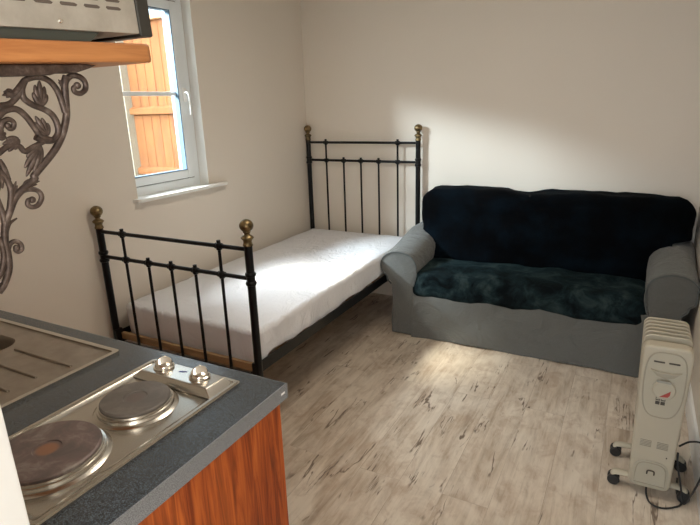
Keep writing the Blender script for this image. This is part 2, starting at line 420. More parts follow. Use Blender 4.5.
# mattress wrapped in a sheet (cloth skin with folds on the sides)
MX0, MX1, MY0, MY1, MZ0, MZ1 = .058, .957, -2.012, -.085, .368, .535
matt = tag(empty('mattress', (.51,-1.05,MZ0)), 'single mattress on the iron bed, wrapped in a creased white fitted sheet', 'mattress')
bm = bmesh.new(); box(bm, (MX0+.014,MY0+.014,MZ0), (MX1-.020,MY1-.014,MZ1-.012), .03, 4)
fin('mattress_core', rel(bm, matt.location), mat('mattress_ticking', (.7,.68,.64), .9), matt)
bm = bmesh.new()
NU, NR = 220, 16
cx, cy, hx, hyy = (MX0+MX1)/2, (MY0+MY1)/2, (MX1-MX0)/2, (MY1-MY0)/2
def peri(t, r=.05):
    """rounded rectangle perimeter point + normal"""
    segs = [(2*hyy-2*r), PI*r/2, (2*hx-2*r), PI*r/2]*2; L = sum(segs); s = t*L
    pts = [((hx,-hyy+r),(0,1),(1,0)), None, ((hx-r,hyy),(-1,0),(0,1)), None, ((-hx,hyy-r),(0,-1),(-1,0)), None, ((-hx+r,-hyy),(1,0),(0,-1)), None]
    cor = {1: (hx-r,hyy-r,0), 3: (-hx+r,hyy-r,90), 5: (-hx+r,-hyy+r,180), 7: (hx-r,-hyy+r,270)}
    for i, l in enumerate(segs):
        if s <= l or i == 7:
            if pts[i]:
                (x, y), d, n = pts[i]; return x+d[0]*s, y+d[1]*s, n[0], n[1]
            c = cor[i]; a = math.radians(c[2]) + s/r
            return c[0]+r*math.cos(a), c[1]+r*math.sin(a), math.cos(a), math.sin(a)
        s -= l
rings = []
for j in range(NR+1):
    ring = []
    for i in range(NU):
        x, y, nx, ny = peri(i/NU)
        u = j/NR
        fold = noise.noise(Vector((x*7.5, y*7.5, 3.1))) ; f2 = noise.noise(Vector((x*17, y*17, 8.0+u*1.2)))
        if j <= 6:      # rounded top edge
            a = u/(6/NR)*PI/2; inset = .026*(1-math.sin(a)); z = MZ1-.026*(1-math.cos(a))
        else:
            v = (j-6)/(NR-6); inset = -.004*v
            hem = .405 + .030*noise.noise(Vector((x*3.1, y*3.1, 5.5))) + .012*noise.noise(Vector((x*11, y*11, 2.5))) - .035*max(0, min(1, (-hyy+.08-y)/.06))
            z = (MZ1-.026)*(1-v) + hem*v
            inset -= v*(.018*fold + .015*f2)*(1 if x < hx-.03 else .6) - .006*v
        ring.append(bm.verts.new((cx+x-nx*inset, cy+y-ny*inset, z + (.004*f2 if j < 15 else 0))))
    rings.append(ring)
for A, B in zip(rings, rings[1:]):
    for i in range(NU): bm.faces.new((A[i], A[(i+1) % NU], B[(i+1) % NU], B[i]))
# top surface: concentric shrink
prev = rings[0]
for k in range(1, 15):
    s = 1-k/15; cur = []
    for i in range(NU):
        p = rings[0][i].co; x = cx+(p.x-cx)*s; y = cy+(p.y-cy)*(1-(1-s)*(1-.0*k)); 
        d = min(x-MX0, MX1-x, y-MY0, MY1-y)
        z = MZ1 + .006*noise.noise(Vector((x*3, y*3, 1))) + .006*(1-abs(noise.noise(Vector((x*5+y*4, y*3-x, 2))))*2)**3*min(1, d/.06) + .006*min(1, d/.15)
        cur.append(bm.verts.new((x, y, z)))
    for i in range(NU): bm.faces.new((prev[i], prev[(i+1) % NU], cur[(i+1) % NU], cur[i]))
    prev = cur
c0 = bm.verts.new((cx, cy, MZ1+.006))
for i in range(NU): bm.faces.new((prev[i], prev[(i+1) % NU], c0))
fin('fitted_sheet', rel(bm, matt.location), SHEET, matt, ang=80)

# ------------------------------------------------------------------ sofa
SX0, SX1, SF, SB = 1.035, 2.735, -.675, -.03
sofa = tag(empty('sofa', (1.885, -.35, 0)), 'two-seat sofa in a grey slipcover with dark velvet over seat and back', 'sofa')
OS = sofa.location
def displace(bm, amp, sc, seed=0.):
    bm.normal_update()
    for v in bm.verts: v.co += v.normal*amp*noise.noise(v.co*sc+Vector((seed, seed*.7, 0)))
AW = .155
def arm_outline(s):      # local u from inner face (0) outward; scroll overhangs outside
    pts = [(0,.0),(AW,.0),(AW,.10),(AW-.002,.25),(AW,.36),(AW+.030,.39)]
    for k in range(13):
        a = math.radians(-50+ k*19.5); pts.append((AW-.070+.128*math.cos(a)+.020, .485+.098*math.sin(a)))
    pts += [(-.022,.43),(-.004,.36),(0,.28)]
    return pts
def arm(x_in, s, zoff):
    o = arm_outline(s); n = 22
    bm = bmesh.new(); rings = []
    for j in range(n+1):
        t = j/n; y = SF + (SB-SF)*t
        ring = []
        for u, z in o:
            up = zoff + .080*min(1, t/.75)                # roll rises towards the back
            zz = z + (up if z > .37 else up*max(0, (z-.12)/.25) if z > .12 else 0)
            fl = .010*noise.noise(Vector((u*9+s*4, y*4, zz*6)))*(1 if z > .05 else .3)
            ring.append(bm.verts.new((min(RX-.008, x_in+s*(u+fl)), y, max(.006, zz + fl*.5*(z > .1)))))
        rings.append(ring)
    m = len(o)
    for A, B in zip(rings, rings[1:]):
        for k in range(m): bm.faces.new((A[k], B[k], B[(k+1) % m], A[(k+1) % m]))
    bm.faces.new(rings[0]); bm.faces.new(rings[-1][::-1])
    bmesh.ops.recalc_face_normals(bm, faces=bm.faces)
    e = [x for x in bm.edges if any(len(f.verts) == m for f in x.link_faces) and abs(x.verts[0].co.y-SF) < 1e-4]
    bmesh.ops.bevel(bm, geom=e, offset=.012, segments=3, profile=.5, affect='EDGES')
    a = fin('armrest', rel(bm, OS), LINEN, sofa, ang=55)
    # welt round the front panel
    pts = []
    for u, z in o[4:-1]:
        up = zoff; zz = z+(up if z > .37 else up*max(0,(z-.12)/.25))
        pts.append((min(RX-.012, x_in+s*(u*.98+.001)), SF-.002, zz-.003))
    bm = bmesh.new(); sweep(bm, catmull(pts, 3), .0045, 8); fin('piping', rel(bm, OS), mat('dark_welt', (.10,.11,.11), .9), a)
arm(SX0+AW, -1, 0.0); arm(SX1-AW-.040, 1, .033)
# body block + loose skirt with folds
bm = bmesh.new(); box(bm, (SX0+AW-.005,SF+.03,.05), (SX1-AW-.04,SB,.30), .01); fin('seat_base', rel(bm, OS), LINEN, sofa)
bm = bmesh.new(); sx0, sx1 = SX0+AW-.004, SX1-AW-.038
grid = []
for i in range(121):
    u = i/120; col = []
    for j in range(17):
        v = j/16; x = sx0+(sx1-sx0)*u; z = .365*(1-v)+.006
        sag = .020*noise.noise(Vector((x*4.5+v*2.2, v*1.2, 2.2)))+.012*noise.noise(Vector((x*10-v*4, v*1.6, 6)))
        drag = -.016*math.sin(PI*v)*math.sin(PI*min(1,u*1.6))
        z += .004*math.sin(x*9)*v
        col.append((x, SF+.006 + sag*(.10+1.0*v) - .012*v + drag*.4, z))
    grid.append(col)
F = [[bm.verts.new(p) for p in c] for c in grid]; Bk = [[bm.verts.new((p[0], p[1]+.012, p[2])) for p in c] for c in grid]
for i in range(120):
    for j in range(16):
        bm.faces.new((F[i][j], F[i+1][j], F[i+1][j+1], F[i][j+1])); bm.faces.new((Bk[i][j], Bk[i][j+1], Bk[i+1][j+1], Bk[i+1][j]))
    bm.faces.new((F[i][0], Bk[i][0], Bk[i+1][0], F[i+1][0])); bm.faces.new((F[i][16], F[i+1][16], Bk[i+1][16], Bk[i][16]))
for i in (0, 120):
    for j in range(16): bm.faces.new((F[i][j], F[i][j+1], Bk[i][j+1], Bk[i][j]))
fin('skirt', rel(bm, OS), LINEN, sofa, ang=80)
def softbox(lo, hi, cuts, r, puff, amp, sc, seed):
    t = bmesh.new(); bmesh.ops.create_cube(t, size=2)
    bmesh.ops.subdivide_edges(t, edges=t.edges[:], cuts=cuts, use_grid_fill=True)
    c = (Vector(lo)+Vector(hi))/2; h = (Vector(hi)-Vector(lo))/2
    for v in t.verts:
        p = Vector((v.co.x*h.x, v.co.y*h.y, v.co.z*h.z))
        q = Vector([max(-(h[i]-r), min(h[i]-r, p[i])) for i in range(3)]); d = p-q
        if d.length > 1e-6: p = q + d.normalized()*r
        v.co = p + c
        k = [1-min(1, abs(p[i]/h[i]))**2 for i in range(3)]
        v.co.z += (1 if p.z > 0 else 0)*puff*k[0]**.5*k[1]**.5
    displace(t, amp, sc, seed); displace(t, amp*.4, sc*3.2, seed+3); return t
t = softbox((SX0+AW-.022,SF-.008,.280), (SX1-AW-.035,-.17,.455), 26, .045, .02, .014, 6, 2.)
for v in t.verts:        # cover sags over the front edge
    if v.co.y < SF+.05 and v.co.z < .37: v.co.z += .013*noise.noise(Vector((v.co.x*4.2, 0, 1.5))) + .014*(v.co.x-SX0)/1.7
bm = bmesh.new(); merge(bm, t); x = fin('seat_cushion', rel(bm, OS), VELVET, sofa, ang=80); x['label'] = 'teal-black velvet covered seat'
t = softbox((SX0+.040,-.325,.40), (SX1+.004,-.035,.930), 34, .10, .0, .016, 5, 9.)
for v in t.verts:
    z = (v.co.z-.40)/.525; u = (v.co.x-(SX0+.075))/(SX1-.03-SX0-.075)
    v.co.y += .06*max(0, z-.15)                        # leans back
    v.co.z += (.012*math.sin(PI*min(1,u/.45)) + .014*math.sin(PI*max(0,(u-.45)/.55)) - .018*math.exp(-((u-.41)/.05)**2))*max(0,z)
    v.co.y = min(v.co.y, -.022)
    if z < .55:      # between the arms below the arm tops
        v.co.x = min(max(v.co.x, SX0+AW*.45), SX1-.10)
bm = bmesh.new(); merge(bm, t)
x = fin('backrest', rel(bm, OS), VELBACK, sofa, ang=80); x['label'] = 'black velvet covered backrest'
# small stitched tab on the right end of the back cover
bm = bmesh.new(); box(bm, (SX1-.040,-.16,.80), (SX1-.012,-.135,.875), .006); fin('cover_tab', rel(bm, OS), VELBACK, x)
for px in (SX0+.07, SX1-.09):
    for py in (SF+.07, SB-.07):
        bm = bmesh.new(); lathe(bm, [(0,0),(.02,0),(.026,.05),(0,.05)], (px,py,0), 16); fin('leg', rel(bm, OS), BLACK, sofa)

# ------------------------------------------------------------------ oil-filled radiator
HX, HYF = 2.577, -1.700
heat = tag(empty('oil_filled_radiator', (HX, -1.585, 0), (0,0,math.radians(0))), 'cream oil-filled electric radiator on black castors by the right wall', 'heater')
OH = heat.location
W2 = .081
def panel_outline(w0, w1, z0, z1, r0, r1):
    pts = []
    for cxx, cz, r, a in ((HX+w1-r1, z1-r1, r1, 0), (HX-w1+r1, z1-r1, r1, 90), (HX-w0+r0, z0+r0, r0, 180), (HX+w0-r0, z0+r0, r0, 270)):
        for k in range(9):
            q = math.radians(a+90*k/8); pts.append((cxx+r*math.cos(q), cz+r*math.sin(q)))
    return pts
bm = bmesh.new(); prism(bm, panel_outline(.071,.082,.036,.640,.026,.028), 'y', HYF, HYF+.062, .010, 4)
front = fin('control_housing', rel(bm, OH), CREAM, heat)
for k in range(6):
    y = HYF+.080+k*.036
    bm = bmesh.new(); prism(bm, panel_outline(.064,.080,.075,.652,.03,.026), 'y', y, y+.009, .004, 3)
    for sx in (-.050, .050): prism(bm, [(HX+sx-.014,.11),(HX+sx+.014,.11),(HX+sx+.014,.61),(HX+sx-.014,.61)], 'y', y-.009, y+.018, .006, 3)
    fin('fin', rel(bm, OH), CREAM, heat)
for z in (.13,.59):
    bm = bmesh.new(); cyl(bm, (HX,HYF+.05,z), (HX,HYF+.285,z), .026, seg=20); fin('oil_tube', rel(bm, OH), CREAM, heat)
# recessed control fascia (raised lip + plate)
def fascia(name, out, y0, d, m, parent, bev=.002):
    bm = bmesh.new(); prism(bm, out, 'y', y0-d, y0, bev, 2); return fin(name, rel(bm, OH), m, parent)
fo = []
for k in range(40):
    a = 2*PI*k/40; cc, ss = math.cos(a), math.sin(a)
    fo.append((HX + .066*math.copysign(abs(cc)**.55, cc)*(1-.16*max(0,-ss)), .488+.132*math.copysign(abs(ss)**.55, ss)))
ctl = fascia('control_panel', fo, HYF, .004, CREAM2, front)
bm = bmesh.new(); sweep(bm, [(x, HYF-.003, z) for x, z in fo], .0028, 6, closed=True); fin('panel_lip', rel(bm, OH), CREAM3, front)
for x in (-.024,.024): fascia('switch_slot', rrect(HX+x-.019,HX+x+.017,.5795,.5855,.0028,3), HYF-.003, .003, SLOT, front, 0)
lens = [(-.05,.553),(-.02,.546),(.02,.546),(.05,.553),(.028,.530),(0,.521),(-.028,.530)]
fascia('thermostat_hood', [(HX+a, b) for a, b in lens], HYF-.003, .012, CREAM3, front, .003)
bm = bmesh.new(); lathe(bm, [(0,0),(.038,0),(.038,.010),(.034,.014),(0,.014)], (HX+.002,HYF-.002,.476), 36, Matrix.Rotation(PI/2,4,'X')); knob = fin('thermostat_knob', rel(bm, OH), CREAM2, front)
fascia('knob_marker', [(HX-.010,.449),(HX+.016,.452),(HX+.022,.461),(HX+.023,.478),(HX+.010,.466)], HYF-.016, .002, RED, knob, 0)
fascia('display_strip', rrect(HX-.026,HX+.022,.506,.515,.003,3), HYF-.016, .0015, mat('grey_print', (.30,.29,.25), .5), front, 0)
bm = bmesh.new()      # the small printed square of symbols
for sx in (-1, 1):
    x = HX-.004+sx*.0085
    for a, b, c, d in ((-.007,.430,-.005,.444), (.005,.430,.007,.444), (-.007,.428,.007,.431)): box(bm, (x+a,HYF-.0055,b), (x+c,HYF-.004,d))
    box(bm, (x-.007,HYF-.0055,.411), (x+.007,HYF-.004,.424)); box(bm, (x-.001,HYF-.0055,.436), (x+.001,HYF-.004,.444))
fin('printed_symbols', rel(bm, OH), SLOT, front, smooth=False)
bm = bmesh.new()
for gx in (-.030, .026):
    for r in range(5): box(bm, (HX+gx-.019,HYF-.0015,.222+r*.0062), (HX+gx+.019,HYF+.0005,.2242+r*.0062))
fin('vent_slots', rel(bm, OH), mat('vent_shadow', (.27,.25,.20), .7), front, smooth=False)
bm = bmesh.new(); box(bm, (HX+.043,HYF-.002,.186), (HX+.047,HYF+.001,.191)); fin('indicator_dot', rel(bm, OH), SLOT, front, smooth=False)
ao = [(HX-.061,.050),(HX+.061,.050),(HX+.060,.100)] + [(HX+.059*math.copysign(abs(math.cos(math.radians(a)))**.55, math.cos(math.radians(a))), .102+.060*math.sin(math.radians(a))**.7) for a in range(8,176,8)] + [(HX-.060,.100)]
fascia('cord_cover', ao, HYF, .005, CREAM2, front, .003)
bm = bmesh.new(); sweep(bm, [(HX+(x-HX)*.86, HYF-.006, .059+(z-.050)*.86) for x, z in ao], .0022, 6, closed=True); fin('cover_groove', rel(bm, OH), CREAM3, front)
bm = bmesh.new(); sweep(bm, catmull([(HX-.012,HYF-.007,.106),(HX-.011,HYF-.010,.122),(HX,HYF-.011,.125),(HX+.011,HYF-.010,.122),(HX+.012,HYF-.007,.106)], 4), .0026, 8); fin('cord_hook', rel(bm, OH), SLOT, front)
for y in (HYF+.035, HYF+.235):
    bm = bmesh.new()
    sweep(bm, catmull([(HX-.128,y,.040),(HX-.118,y,.052),(HX-.085,y,.055),(HX,y,.058),(HX+.085,y,.055),(HX+.118,y,.052),(HX+.128,y,.040)], 5), .016, 10, (1.15,.55), up=(0,1,0))
    foot = fin('foot_bar', rel(bm, OH), CREAM, heat)
    for s in (-1, 1):
        for d in (-.013, .013):
            bm = bmesh.new(); x = HX+s*.122
            lathe(bm, [(0,-.010),(.018,-.010),(.0225,-.006),(.0225,.006),(.018,.010),(0,.010)], (x,y+d,.0225), 22, Matrix.Rotation(PI/2,4,'X') )
            fin('castor', rel(bm, OH), BLACK, foot)
        bm = bmesh.new(); cyl(bm, (HX+s*.122,y-.02,.0205), (HX+s*.122,y+.02,.0205), .005, seg=10); cyl(bm, (HX+s*.122,y,.02), (HX+s*.122,y,.048), .006, seg=10)
        fin('axle', rel(bm, OH), CHROME, foot)
bm = bmesh.new()
cp = [(HX-.005,HYF+.02,.052),(HX-.004,HYF-.012,.020),(HX+.012,HYF-.045,.006),(HX+.05,HYF-.055,.0055),(HX+.092,HYF-.03,.0055),(HX+.118,HYF+.005,.010),(HX+.105,HYF+.02,.08),(HX+.088,HYF+.03,.15),(HX+.083,HYF+.04,.20)]
sweep(bm, catmull(cp, 8), .0036, 8)
cp = [(HX+.083,HYF+.03,.235),(HX+.11,HYF+.01,.275),(HX+.145,HYF-.005,.288),(HX+.162,HYF-.01,.25),(HX+.160,HYF-.015,.16),(HX+.140,HYF-.01,.06),(HX+.122,HYF-.005,.012),(HX+.105,HYF+.06,.006),(HX+.11,HYF+.16,.006)]
sweep(bm, catmull(cp, 8), .0036, 8)
fin('power_cord', rel(bm, OH), BLACK, heat)

# ------------------------------------------------------------------ kitchen unit
CX1, CY0, CY1, CZ = 1.727, -3.455, -2.861, .893
HBX0, HBX1, HBY0, HBY1 = 1.345, 1.630, -3.418, -2.908      # hob tray
SKX0, SKX1, SKY0, SKY1 = .36, 1.223, -3.40, -2.914         # sink sheet
BWX0, BWX1, BWY0, BWY1 = .44, .905, -3.33, -2.985          # bowl
bm = bmesh.new()      # worktop: strips round the sink and hob cut-outs
hx0, hx1, hy0, hy1 = HBX0+.02, HBX1-.02, HBY0+.02, HBY1-.02
kx0, kx1, ky0, ky1 = BWX0-.02, BWX1+.02, BWY0-.02, BWY1+.02
xs = sorted({.012, kx0, kx1, hx0, hx1, CX1-.002}); ys = sorted({CY0, ky0, ky1, hy0, hy1, CY1-.002})
t = bmesh.new(); V = {}
def hole(x, y): return (kx0 < x < kx1 and ky0 < y < ky1) or (hx0 < x < hx1 and hy0 < y < hy1)
cells = [(i, j) for i in range(len(xs)-1) for j in range(len(ys)-1) if not hole((xs[i]+xs[i+1])/2, (ys[j]+ys[j+1])/2)]
cs = set(cells)
def vv(i, j, k):
    if (i, j, k) not in V: V[(i, j, k)] = t.verts.new((xs[i], ys[j], (CZ-.0375, CZ)[k]))
    return V[(i, j, k)]
for i, j in cells:
    t.faces.new([vv(i,j,1), vv(i+1,j,1), vv(i+1,j+1,1), vv(i,j+1,1)]); t.faces.new([vv(i,j,0), vv(i,j+1,0), vv(i+1,j+1,0), vv(i+1,j,0)])
    for (a, b), (c, d), nb in (((i,j),(i+1,j),(i,j-1)), ((i+1,j),(i+1,j+1),(i+1,j)), ((i+1,j+1),(i,j+1),(i,j+1)), ((i,j+1),(i,j),(i-1,j))):
        if nb not in cs: t.faces.new([vv(a,b,0), vv(c,d,0), vv(c,d,1), vv(a,b,1)])
merge(bm, t)
wt = fin('worktop', bm, WORK, smooth=False)
tag(wt, 'speckled charcoal laminate worktop holding the sink and the hob', 'worktop')
bm = bmesh.new(); box(bm, (CX1-.0018,CY0,CZ-.0375), (CX1+.0004,CY1-.0018,CZ-.0004), .0006); box(bm, (.012,CY1-.0018,CZ-.0375), (CX1+.0004,CY1+.0004,CZ-.0004), .0006)
box(bm, (CX1-.0026,CY0,CZ-.0012), (CX1+.0006,CY1+.0006,CZ+.0003), .0004)
x = fin('edge_strip', bm, EDGE, wt); x['label'] = 'lighter grey speckled edging strip'
bm = bmesh.new(); box(bm, (CX1+.0002,CY1-.026,CZ-.020), (CX1+.0009,CY1-.012,CZ-.015)); fin('edge_chip', bm, WHITE, wt)
cab = tag(empty('base_cabinet', (.86,-3.16,0)), 'base cabinet with an orange-red rosewood veneer end panel under the worktop', 'cabinet')
OC = cab.location
bm = bmesh.new(); box(bm, (CX1-.032,CY0+.002,0), (CX1-.010,CY1-.020,CZ-.038), .001); fin('end_panel', rel(bm, OC), ROSE, cab)
bm = bmesh.new()
box(bm, (.014,CY0+.004,.10), (CX1-.034,CY1-.045,.118)); box(bm, (.014,CY0+.004,.10), (.032,CY1-.045,CZ-.038)); box(bm, (.014,CY0+.004,.10), (CX1-.034,CY0+.012,CZ-.038)); box(bm, (.82,CY0+.012,.118), (.838,CY1-.045,.68))
fin('carcass', rel(bm, OC), mat('white_melamine', (.75,.74,.72), .5), cab, smooth=False)
bm = bmesh.new(); box(bm, (.014,CY1-.10,0), (CX1-.034,CY1-.085,.10)); fin('plinth', rel(bm, OC), ROSE, cab, smooth=False)
for k in range(3):
    x0 = .016+k*.559; bm = bmesh.new(); box(bm, (x0,CY1-.043,.105), (x0+.555,CY1-.024,CZ-.042), .002); d = fin('door', rel(bm, OC), ROSE, cab)
    bm = bmesh.new(); sweep(bm, catmull([(x0+.20,CY1-.026,.78),(x0+.20,CY1-.002,.78),(x0+.35,CY1-.002,.78),(x0+.35,CY1-.026,.78)], 5), .005, 8); fin('handle', rel(bm, OC), CHROME, d)

# sink with drainer
sink = tag(empty('kitchen_sink', (.79,-3.156,CZ)), 'dull steel inset sink with grooved drainer left of the hob', 'sink')
OK = sink.location
bm = bmesh.new()
out = rrect(SKX0,SKX1,SKY0,SKY1,.012); inn = rrect(SKX0+.013,SKX1-.013,SKY0+.013,SKY1-.013,.008)
frame_ring(bm, out, inn, CZ+.0005, CZ+.0075)
fin('rim', rel(bm, OK), STEEL, sink)
bm = bmesh.new()      # drainer sheet with bowl opening
bo = rrect(BWX0,BWX1,BWY0,BWY1,.055)
frame_ring(bm, rrect(SKX0+.012,SKX1-.012,SKY0+.012,SKY1-.012,.008), bo, CZ+.0004, CZ+.0025)
dr = fin('drainer', rel(bm, OK), DRAIN, sink)
for y, xa, xb in ((-3.030,.945,1.170),(-3.105,.945,1.145),(-3.176,.945,1.150),(-3.247,.945,1.150)):
    bm = bmesh.new(); sweep(bm, catmull([(xa,y,CZ+.002),(xa+.01,y,CZ+.0045),(xb-.01,y,CZ+.0045),(xb,y,CZ+.002)], 4), .0035, 8, (1,.9)); fin('drainer_rib', rel(bm, OK), DRAIN, dr)
bm = bmesh.new(); t = bmesh.new()
R = [[t.verts.new((x, y, z)) for x, y in o] for o, z in ((bo, CZ+.0025), (rrect(BWX0+.006,BWX1-.006,BWY0+.006,BWY1-.006,.05), CZ-.01), (rrect(BWX0+.02,BWX1-.02,BWY0+.02,BWY1-.02,.045), CZ-.13), (rrect(BWX0+.05,BWX1-.05,BWY0+.05,BWY1-.05,.03), CZ-.15))]
for A, B in zip(R, R[1:]):
    for k in range(len(A)): t.faces.new((A[k], A[(k+1) % len(A)], B[(k+1) % len(A)], B[k]))
t.faces.new(R[-1]); merge(bm, t); fin('bowl', rel(bm, OK), DRAIN, sink)
bm = bmesh.new(); lathe(bm, [(0,CZ-.149),(.035,CZ-.149),(.035,CZ-.146),(.026,CZ-.148),(0,CZ-.148)], ((BWX0+BWX1)/2,(BWY0+BWY1)/2,0)); fin('plug_hole', rel(bm, OK), CHROME, sink)

# hob
hob = tag(empty('hob', ((HBX0+HBX1)/2,(HBY0+HBY1)/2,CZ)), 'steel two-plate electric hob set in the worktop', 'hob')
OB2 = hob.location
bm = bmesh.new()
for a, b, z0, z1 in ((0,.004,.0005,.0055),(.004,.011,.0005,.0085),(.011,.014,.0005,.0055)):
    frame_ring(bm, rrect(HBX0+a,HBX1-a,HBY0+a,HBY1-a,.010), rrect(HBX0+b,HBX1-b,HBY0+b,HBY1-b,.008), CZ+z0, CZ+z1)
fin('rim', rel(bm, OB2), STEEL, hob)
bm = bmesh.new(); t = bmesh.new()
R = [[t.verts.new((x, y, z)) for x, y in o] for o, z in ((rrect(HBX0+.014,HBX1-.014,HBY0+.014,HBY1-.014,.012), CZ+.0045), (rrect(HBX0+.023,HBX1-.023,HBY0+.023,HBY1-.023,.012), CZ-.0005), (rrect(HBX0+.03,HBX1-.03,HBY0+.03,HBY1-.03,.010), CZ-.001))]
for A, B in zip(R, R[1:]):
    for k in range(len(A)): t.faces.new((A[k], A[(k+1) % len(A)], B[(k+1) % len(A)], B[k]))
t.faces.new(R[-1]); merge(bm, t); fin('tray', rel(bm, OB2), STEEL, hob)
for (x, y), r, m, lb in (((1.481,-3.086), .0755, PLATE_S, 'smaller dark iron hotplate'), ((1.478,-3.288), .0965, PLATE_B, 'larger scorched hotplate with a rusty centre')):
    bm = bmesh.new(); lathe(bm, [(r+.014,-.0008),(r+.010,.0015),(r+.005,.003),(r+.0035,.0075),(r+.0045,.0085),(r+.0045,.0105),(r+.001,.0115),(r+.0005,.016),(r-.0015,.0165),(r-.002,.012),(0,.012)], (x,y,CZ), 64); sr = fin('spill_ring', rel(bm, OB2), STEEL, hob, ang=25)
    bm = bmesh.new(); lathe(bm, [(0,-.004),(r-.003,-.004),(r-.002,.008),(r-.005,.0105),(.026,.0108),(.0245,.0085),(.0,.0085)], (0,0,0), 64)
    o = fin('hotplate', bm, m, hob, ang=25, loc=Vector((x,y,CZ+.0125))-OB2); o['label'] = lb
# raised control strip at the far end: sloped front, ramped ends
bm = bmesh.new()
x0, x1, ya, yb, zt = HBX0+.016, HBX1-.016, HBY1-.078, HBY1-.012, CZ+.019
vs = [bm.verts.new(q) for q in ((x0,ya-.012,CZ),(x1,ya-.012,CZ),(x1,yb+.004,CZ),(x0,yb+.004,CZ),(x0+.022,ya,zt),(x1-.022,ya,zt),(x1-.022,yb,zt-.004),(x0+.022,yb,zt-.004))]
for f in ((0,1,5,4),(1,2,6,5),(2,3,7,6),(3,0,4,7),(4,5,6,7),(3,2,1,0)): bm.faces.new([vs[i] for i in f])
bmesh.ops.bevel(bm, geom=bm.edges[:], offset=.003, segments=3, profile=.5, affect='EDGES')
strip = fin('control_strip', rel(bm, OB2), STEEL, hob)
yk = (ya+yb)/2+.004
for x in (1.424, 1.540):
    bm = bmesh.new()
    lathe(bm, [(0,0),(.0240,0),(.0250,.002),(.0248,.004),(.0215,.0055),(.0205,.009),(.0170,.012),(.010,.014),(0,.0145)], (x,yk,zt-.002), 40)
    kn = fin('knob', rel(bm, OB2), CHROME, hob)
    bm = bmesh.new(); t = bmesh.new()       # half-round finger grip standing on the dial, thinner towards its crest
    bmesh.ops.create_uvsphere(t, u_segments=28, v_segments=18, radius=1)
    for v in t.verts:
        h = max(v.co.z, -.25); v.co = Vector((v.co.x*(.0150-.0110*max(0,h)**.5), v.co.y*.0212, h*.0215))
    merge(bm, t, Matrix.Translation((x,yk,zt+.006)) @ Matrix.Rotation(math.radians(-30),4,'Z')); fin('knob_grip', rel(bm, OB2), CHROME, kn, ang=60)
bm = bmesh.new(); prism(bm, [(1.474,yk-.002),(1.486,yk+.001),(1.493,yk+.008),(1.486,yk+.006),(1.476,yk+.003)], 'z', zt-.0025, zt-.0012); fin('printed_mark', rel(bm, OB2), mat('blue_grey_print', (.12,.14,.30), .5), strip, smooth=False)

# ------------------------------------------------------------------ shelf, bracket and mini oven (they lean up a little towards the room)
TILT = math.radians(2.7)
PIV = Vector((1.70, NY, 1.5745))
def tilted(name, x=1.70): return empty(name, (x, NY, 1.5745), (TILT, 0, 0))
sh = tilted('wall_shelf'); tag(sh, 'thick orange pine wall shelf with rounded corner above the hob', 'shelf')
bm = bmesh.new()
t = bmesh.new(); o = [(-.62,.004),(0,.004)] + [(-.02+.02*math.cos(a), .330+.02*math.sin(a)) for a in [math.radians(k*15) for k in range(7)]] + [(-.60+.02*math.cos(a), .320+.02*math.sin(a)) for a in [math.radians(90+k*15) for k in range(7)]] + [(-.62,.30)]
prism(bm, o, 'z', .0, .0275, .004, 3)
fin('board', bm, SHELFW, sh)

